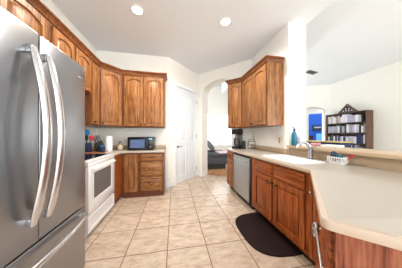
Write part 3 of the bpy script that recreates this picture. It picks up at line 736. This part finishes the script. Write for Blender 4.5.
MB().ball((0, 0.0, 0.045), 0.03, 0.04, 0.05, 8).ball((0.005, 0.01, 0.075), 0.024, 0.03, 0.03, 8).build('fold', M['navy'], r)
o = MB().box(-0.02, 0.02, -0.022, 0.022, 0.0, 0.05, 0.008, 2, Matrix.Rotation(-0.3, 4, 'X')).build('sponge', M['teal'], loc=(1.70, 1.212, CT+0.052)); tag(o, 'teal sponge tilted in the white basket', 'sponge')
o = MB().tube([(0.01, 0.0, -0.02), (0.012, -0.02, 0.025), (0.012, -0.055, 0.045)], [0.006, 0.008, 0.016]).build('scrub_brush', M['red'], loc=(1.725, 1.165+0.02, CT+0.055)); tag(o, 'red scrub brush poking out of the basket', 'brush')
# bottles on ledge
LT = 1.061
r = thing('bottle', 'tall teal bottle on the bar ledge against the pillar', 'bottle', (1.845, 1.955, LT), 0, 'bottles on the bar ledge')
MB().lathe([(0.036, 0), (0.04, 0.01), (0.04, 0.16), (0.03, 0.20), (0.016, 0.215), (0.016, 0.225)], n=20).build('body', M['teal'], r); MB().lathe([(0.018, 0.2255), (0.018, 0.255), (0.008, 0.26), (0.008, 0.28)], n=16).build('pump', M['navy'], r)
MB().tube([(0, 0, 0.278), (-0.045, -0.01, 0.275)], 0.008).build('spout', M['navy'], r)
r = thing('bottle', 'short lavender bottle on the bar ledge beside the teal bottle', 'bottle', (1.94, 1.965, LT), 0, 'bottles on the bar ledge')
MB().lathe([(0.026, 0), (0.03, 0.01), (0.03, 0.11), (0.014, 0.135)], n=18).build('body', M['purple'], r); MB().lathe([(0.014, 0.1355), (0.014, 0.165)], n=14).build('cap', M['enamel'], r)
# papers and a pouch on the ledge
o = MB().box(-0.07, 0.07, -0.10, 0.10, 0, 0.028, 0.004).build('napkin_pack', M['paper'], loc=(2.13, 1.62, LT), rz=0.1); tag(o, 'flat white napkin pack on the ledge behind the faucet', 'napkins')
r = thing('pouch', 'pink pouch with brown top on the ledge behind the faucet', 'pouch', (2.1, 1.83, LT), 0.4)
MB().box(-0.03, 0.03, -0.06, 0.06, 0, 0.045, 0.014, 3).build('bag', M['pink'], r); MB().box(-0.02, 0.02, -0.05, 0.05, 0.0455, 0.062, 0.006).build('flap', M['brown'], r)

# ---------------------------------------------------------------- ceiling lamps and vent
for (x, y, mm, lab, pw, col) in ((-0.53, 2.237, 'lampw', 'glowing warm recessed ceiling light, the left one', 70, (1, 0.86, 0.7)), (0.807, 2.207, 'lampc', 'white recessed ceiling light, the right one', 62, (1, 0.97, 0.93))):
    r = thing('recessed_light', lab, 'ceiling light', (x, y, CEIL), 0, 'recessed ceiling lights')
    MB().lathe([(0.068, -0.001), (0.092, -0.001), (0.09, -0.008), (0.07, -0.010), (0.068, -0.001)], n=28, cap=False).build('trim_ring', M['trim'], r)
    MB().lathe([(0.001, -0.006), (0.067, -0.006), (0.067, -0.002), (0.001, -0.002)], n=28).build('lens', M[mm], r)
    l = bpy.data.lights.new('lamp_glow', 'SPOT'); l.energy = pw; l.color = col; l.spot_size = math.radians(168); l.spot_blend = 0.8; l.shadow_soft_size = 0.07
    lo = bpy.data.objects.new('lamp_glow', l); C.objects.link(lo); lo.location = (0, 0, -0.03); lo.parent = r
def lz(x): return 3.50+(3.02-3.50)*(x-RX2)/(5.75-RX2)
sl = math.atan((3.02-3.50)/(5.75-RX2))
r = thing('ceiling_vent', 'small grey air vent on the sloping living room ceiling', 'vent', (4.262, 3.853, lz(4.262)-0.001))
r.rotation_euler = (0, -sl, 0)
MB().slab(rect(-0.16, 0.16, -0.09, 0.09), [rect(-0.13, 0.13, -0.06, 0.06)], -0.012, 0, 'xy').build('frame', M['vent'], r)
vb = MB()
for k in range(6): vb.box(-0.13, 0.13, -0.057+0.02*k, -0.047+0.02*k, -0.010, -0.003)
vb.build('slats', M['vent'], r)

# ---------------------------------------------------------------- sofa room
r = thing('sofa', 'charcoal grey sofa seen through the archway', 'sofa', (0.55, 5.0, 0))
MB().box(0, 1.5, 0, 0.95, 0.17, 0.42, 0.03).build('base', M['sofa'], r)
MB().box(0.06, 1.30, 0.03, 0.9, 0.01, 0.168).build('plinth_or_shade', M['blackm'], r)  # black block standing in for the shade under the sofa
MB().box(0.25, 0.86, 0.02, 0.74, 0.422, 0.55, 0.04, 3).build('seat_cushion', M['sofa'], r); MB().box(0.87, 1.48, 0.02, 0.74, 0.422, 0.55, 0.04, 3).build('seat_cushion', M['sofa'], r)
MB().box(0.0, 1.5, 0.75, 0.95, 0.422, 0.60, 0.05, 3).build('backrest', M['sofa'], r)
MB().box(0.0, 0.24, 0.02, 0.74, 0.422, 0.72, 0.05, 3).build('armrest', M['sofa'], r)
for x, y in ((0.08, 0.08), (1.40, 0.05), (0.08, 0.87), (1.42, 0.87)): MB().lathe([(0.03, 0), (0.035, 0.168)], (x, y, 0), 12).build('leg', M['enamel'], r)
for k, (x, a, lab) in enumerate(((1.10, 0.40, 'grey cushion propped on the sofa, the rear one'), (1.36, 0.55, 'grey cushion leaning on the sofa, the front one'))):
    o = MB().ball((0, 0, 0), 0.09, 0.24, 0.27, 12).build('throw_pillow', M['pillow'], loc=(x, 5.50-0.12*k, 0.82)); o.rotation_euler = (0, -a, 0)
    tag(o, lab, 'cushion', 'cushions on the sofa')
r = MB().box(0, 0.42, 0, 0.6, 0, 0.05, 0.02, 3).build('throw_blanket', M['throw'], loc=(1.615, 5.05, 0.552)); tag(r, 'pale pink throw folded on the sofa seat', 'blanket')
# shrub outside the window
r = thing('garden_shrub', 'pale shrub outside the bright sofa room window', 'shrub', (2.95, 9.0, 0.0))
MB().tube([(0, 0, -0.3), (0.02, 0, 0.6), (-0.02, 0, 1.2)], [0.04, 0.03, 0.02]).build('stem', M['stem'], r)
lf = MB()
for k in range(260):
    u = random.gauss(0, 0.5); v = random.gauss(0, 0.3); h = 0.9+random.gauss(0, 0.42); a = random.uniform(0, PI); s = random.uniform(0.05, 0.1)
    b_ = bmesh.new(); vs = [b_.verts.new(p) for p in ((0, -s, 0), (s*0.5, 0, 0.02), (0, s, 0), (-s*0.5, 0, 0.02))]; b_.faces.new(vs)
    lf._merge(b_, Matrix.Translation((u, v, h)) @ Matrix.Rotation(a, 4, 'Z') @ Matrix.Rotation(random.uniform(0, 3), 4, 'X'))
lf.build('foliage', M['leaf'], r)

# ---------------------------------------------------------------- living room
SX, SY0, SY1 = 5.24, 3.10, 4.19
boards = [0.06, 0.33, 0.647, 0.967, 1.288, 1.60, 1.912]
r = thing('bookshelf', 'tall dark wood shelf packed with white and dark cases', 'shelf', (SX, SY0, 0))
SL = SY1-SY0; SD = 5.5-SX-0.008
for y in (0, SL-0.03): MB().box(0, SD, y, y+0.03, 0, 1.93, 0.003).build('side_panel', M['shelf'], r)
for z in boards: MB().box(0.003, SD-0.01, 0.031, SL-0.031, z-0.012, z+0.012).build('shelf_board', M['shelfh'], r)
MB().box(SD-0.009, SD, 0.031, SL-0.031, 0.05, 1.92).build('back_panel', M['shelf'], r)
cols = [('white', (232, 230, 232)), ('pale grey', (196, 196, 204)), ('silver', (170, 172, 180)), ('black', (26, 26, 30)), ('lavender grey', (184, 182, 206)), ('dark grey', (78, 78, 86)), ('navy', (40, 54, 110)), ('tan', (196, 160, 128)), ('cream', (226, 216, 200))]
wt = {3: [4, 3, 2, 1, 3, 1, 2, 0, 1], 4: [5, 3, 3, 1.5, 1, 1.5, 0, 0, 1], 5: [6, 3, 2, 0.7, 1, 0, 0, 2, 2]}
cm = {n: mat('case_'+n.replace(' ', '_'), c, 0.5) for n, c in cols}
rows = {5: ('top', 'second'), 4: ('second', ''), 3: ('third', ''), 2: ('fourth', '')}
ordn = ['first', 'second', 'third', 'fourth', 'fifth', 'sixth', 'seventh', 'eighth', 'ninth', 'tenth', 'eleventh', 'twelfth', 'thirteenth', 'fourteenth', 'fifteenth', 'sixteenth', 'seventeenth', 'eighteenth', 'nineteenth', 'twentieth', 'twenty-first', 'twenty-second', 'twenty-third', 'twenty-fourth', 'twenty-fifth', 'twenty-sixth', 'twenty-seventh', 'twenty-eighth']
for bi, rn in ((5, 'top'), (4, 'second'), (3, 'third'), (2, 'fourth')):
    y = SY1-0.034; n = 0
    while True:
        t = random.uniform(0.035, 0.075)
        if y-t < SY0+0.034: break
        nm = random.choices([c[0] for c in cols], wt.get(bi, wt[3]))[0]
        h = random.uniform(0.19, 0.28); dd = random.uniform(0.13, 0.15)
        x0 = SX+0.03+random.uniform(0, 0.02)
        o = MB().box(0, dd, -t+0.002, -0.002, 0, h, 0.003, 1).build('book', cm[nm], loc=(x0, y, boards[bi]+0.013))
        size = 'thin' if t < 0.048 else ('thick' if t > 0.062 else 'medium')
        tag(o, f'{size} {nm} case on the {rn} shelf board, {ordn[n]} from the arch end', 'book', f'cases on the {rn} board of the bookshelf')
        y -= t; n += 1
# flag case on top
r = thing('flag_case', 'dark triangular display case with white stars on the bookshelf', 'display case', (SX+0.03, 3.59, 1.932))
tri = [(-0.26, 0), (0.26, 0), (0, 0.27)]
tin = [(-0.19, 0.03), (0.19, 0.03), (0, 0.222)]
MB().slab(tri, [tin], 0, 0.07, 'yz', 0.003).build('frame', M['shelf'], r)
fl = MB().slab(tin, t0=0.03, t1=0.05, plane='yz').build('flag', M['pic'], r)
def star(cy, cz, R=0.024):
    return [(cy+(R if k % 2 == 0 else R*0.45)*math.sin(PI*k/5), cz+(R if k % 2 == 0 else R*0.45)*math.cos(PI*k/5)) for k in range(10)]
for (a, b_) in ((-0.11, 0.06), (-0.037, 0.06), (0.037, 0.06), (0.11, 0.06), (-0.04, 0.115), (0.04, 0.115)):
    MB().slab(star(a, b_), t0=0.026, t1=0.0301, plane='yz').build('star', M['paper'], fl)
# sideboard with yellow top
r = thing('sideboard', 'dark navy sideboard with pale yellow wooden top', 'sideboard', (4.1, 2.93, 0))
MB().box(0.02, 0.38, 0.02, 1.05, 0.05, 1.028, 0.004).build('body', M['navy'], r); MB().box(0, 0.4, 0, 1.07, 1.03, 1.06, 0.004).build('top', M['yellow'], r)
MB().box(0.05, 0.35, 0.05, 1.02, 0, 0.05).build('plinth_or_shade', M['blackm'], r)
for k in range(2): 
    d = MB().box(0.002, 0.019, 0.04+0.5*k, 0.53+0.5*k, 0.1, 1.0, 0.003).build('door', M['navy'], r); MB().ball((-0.006, 0.49+0.09*k, 0.6), 0.01, 0.01, 0.01, 6).build('knob', M['brass'], d)
# blue room objects (local frame of the living arch wall)
def bl_world(x, y): return (LW[0]+0.7071*x+0.7071*y, LW[1]-0.7071*x+0.7071*y)
X_, Y_ = bl_world(-0.2, 1.89)
r = thing('wall_picture', 'dark framed picture on the blue wall', 'picture', (X_, Y_, 1.57), -A45)
MB().slab(rect(-0.21, 0.21, -0.13, 0.13), [rect(-0.18, 0.18, -0.10, 0.10)], -0.03, -0.001, 'xz').build('frame', M['blackm'], r)
MB().box(-0.18, 0.18, -0.012, -0.002, -0.10, 0.10).build('print', M['pic'], r)
MB().box(-0.12, 0.12, -0.014, -0.0125, 0.0, 0.06).build('mount', M['picl'], r)
X_, Y_ = bl_world(0.10, 1.2)
r = thing('bed', 'bed with light blue cover in the blue room', 'bed', (X_, Y_, 0), -A45)
MB().box(-0.35, 0.6, -0.3, 0.6, 0.05, 0.4, 0.02).build('frame', M['shelf'], r); MB().box(-0.35, 0.6, -0.3, 0.6, 0.402, 0.95, 0.06, 3).build('mattress', M['lblue'], r)
MB().box(-0.36, 0.61, 0.602, 0.64, 0.05, 1.30, 0.01).build('headboard', M['lblue'], r)
X_, Y_ = bl_world(-0.62, 0.95)
r = thing('armchair', 'dark red armchair left inside the blue room doorway', 'armchair', (X_, Y_, 0), -A45)
MB().box(-0.25, 0.22, -0.2, 0.25, 0.1, 0.45, 0.03).build('seat', M['dred'], r); MB().box(-0.25, 0.22, 0.252, 0.36, 0.1, 1.22, 0.04).build('backrest', M['dred'], r)
for x in (-0.2, 0.17):
    for y in (-0.15, 0.3): MB().lathe([(0.02, 0), (0.025, 0.098)], (x, y, 0), 10).build('leg', M['blackm'], r)
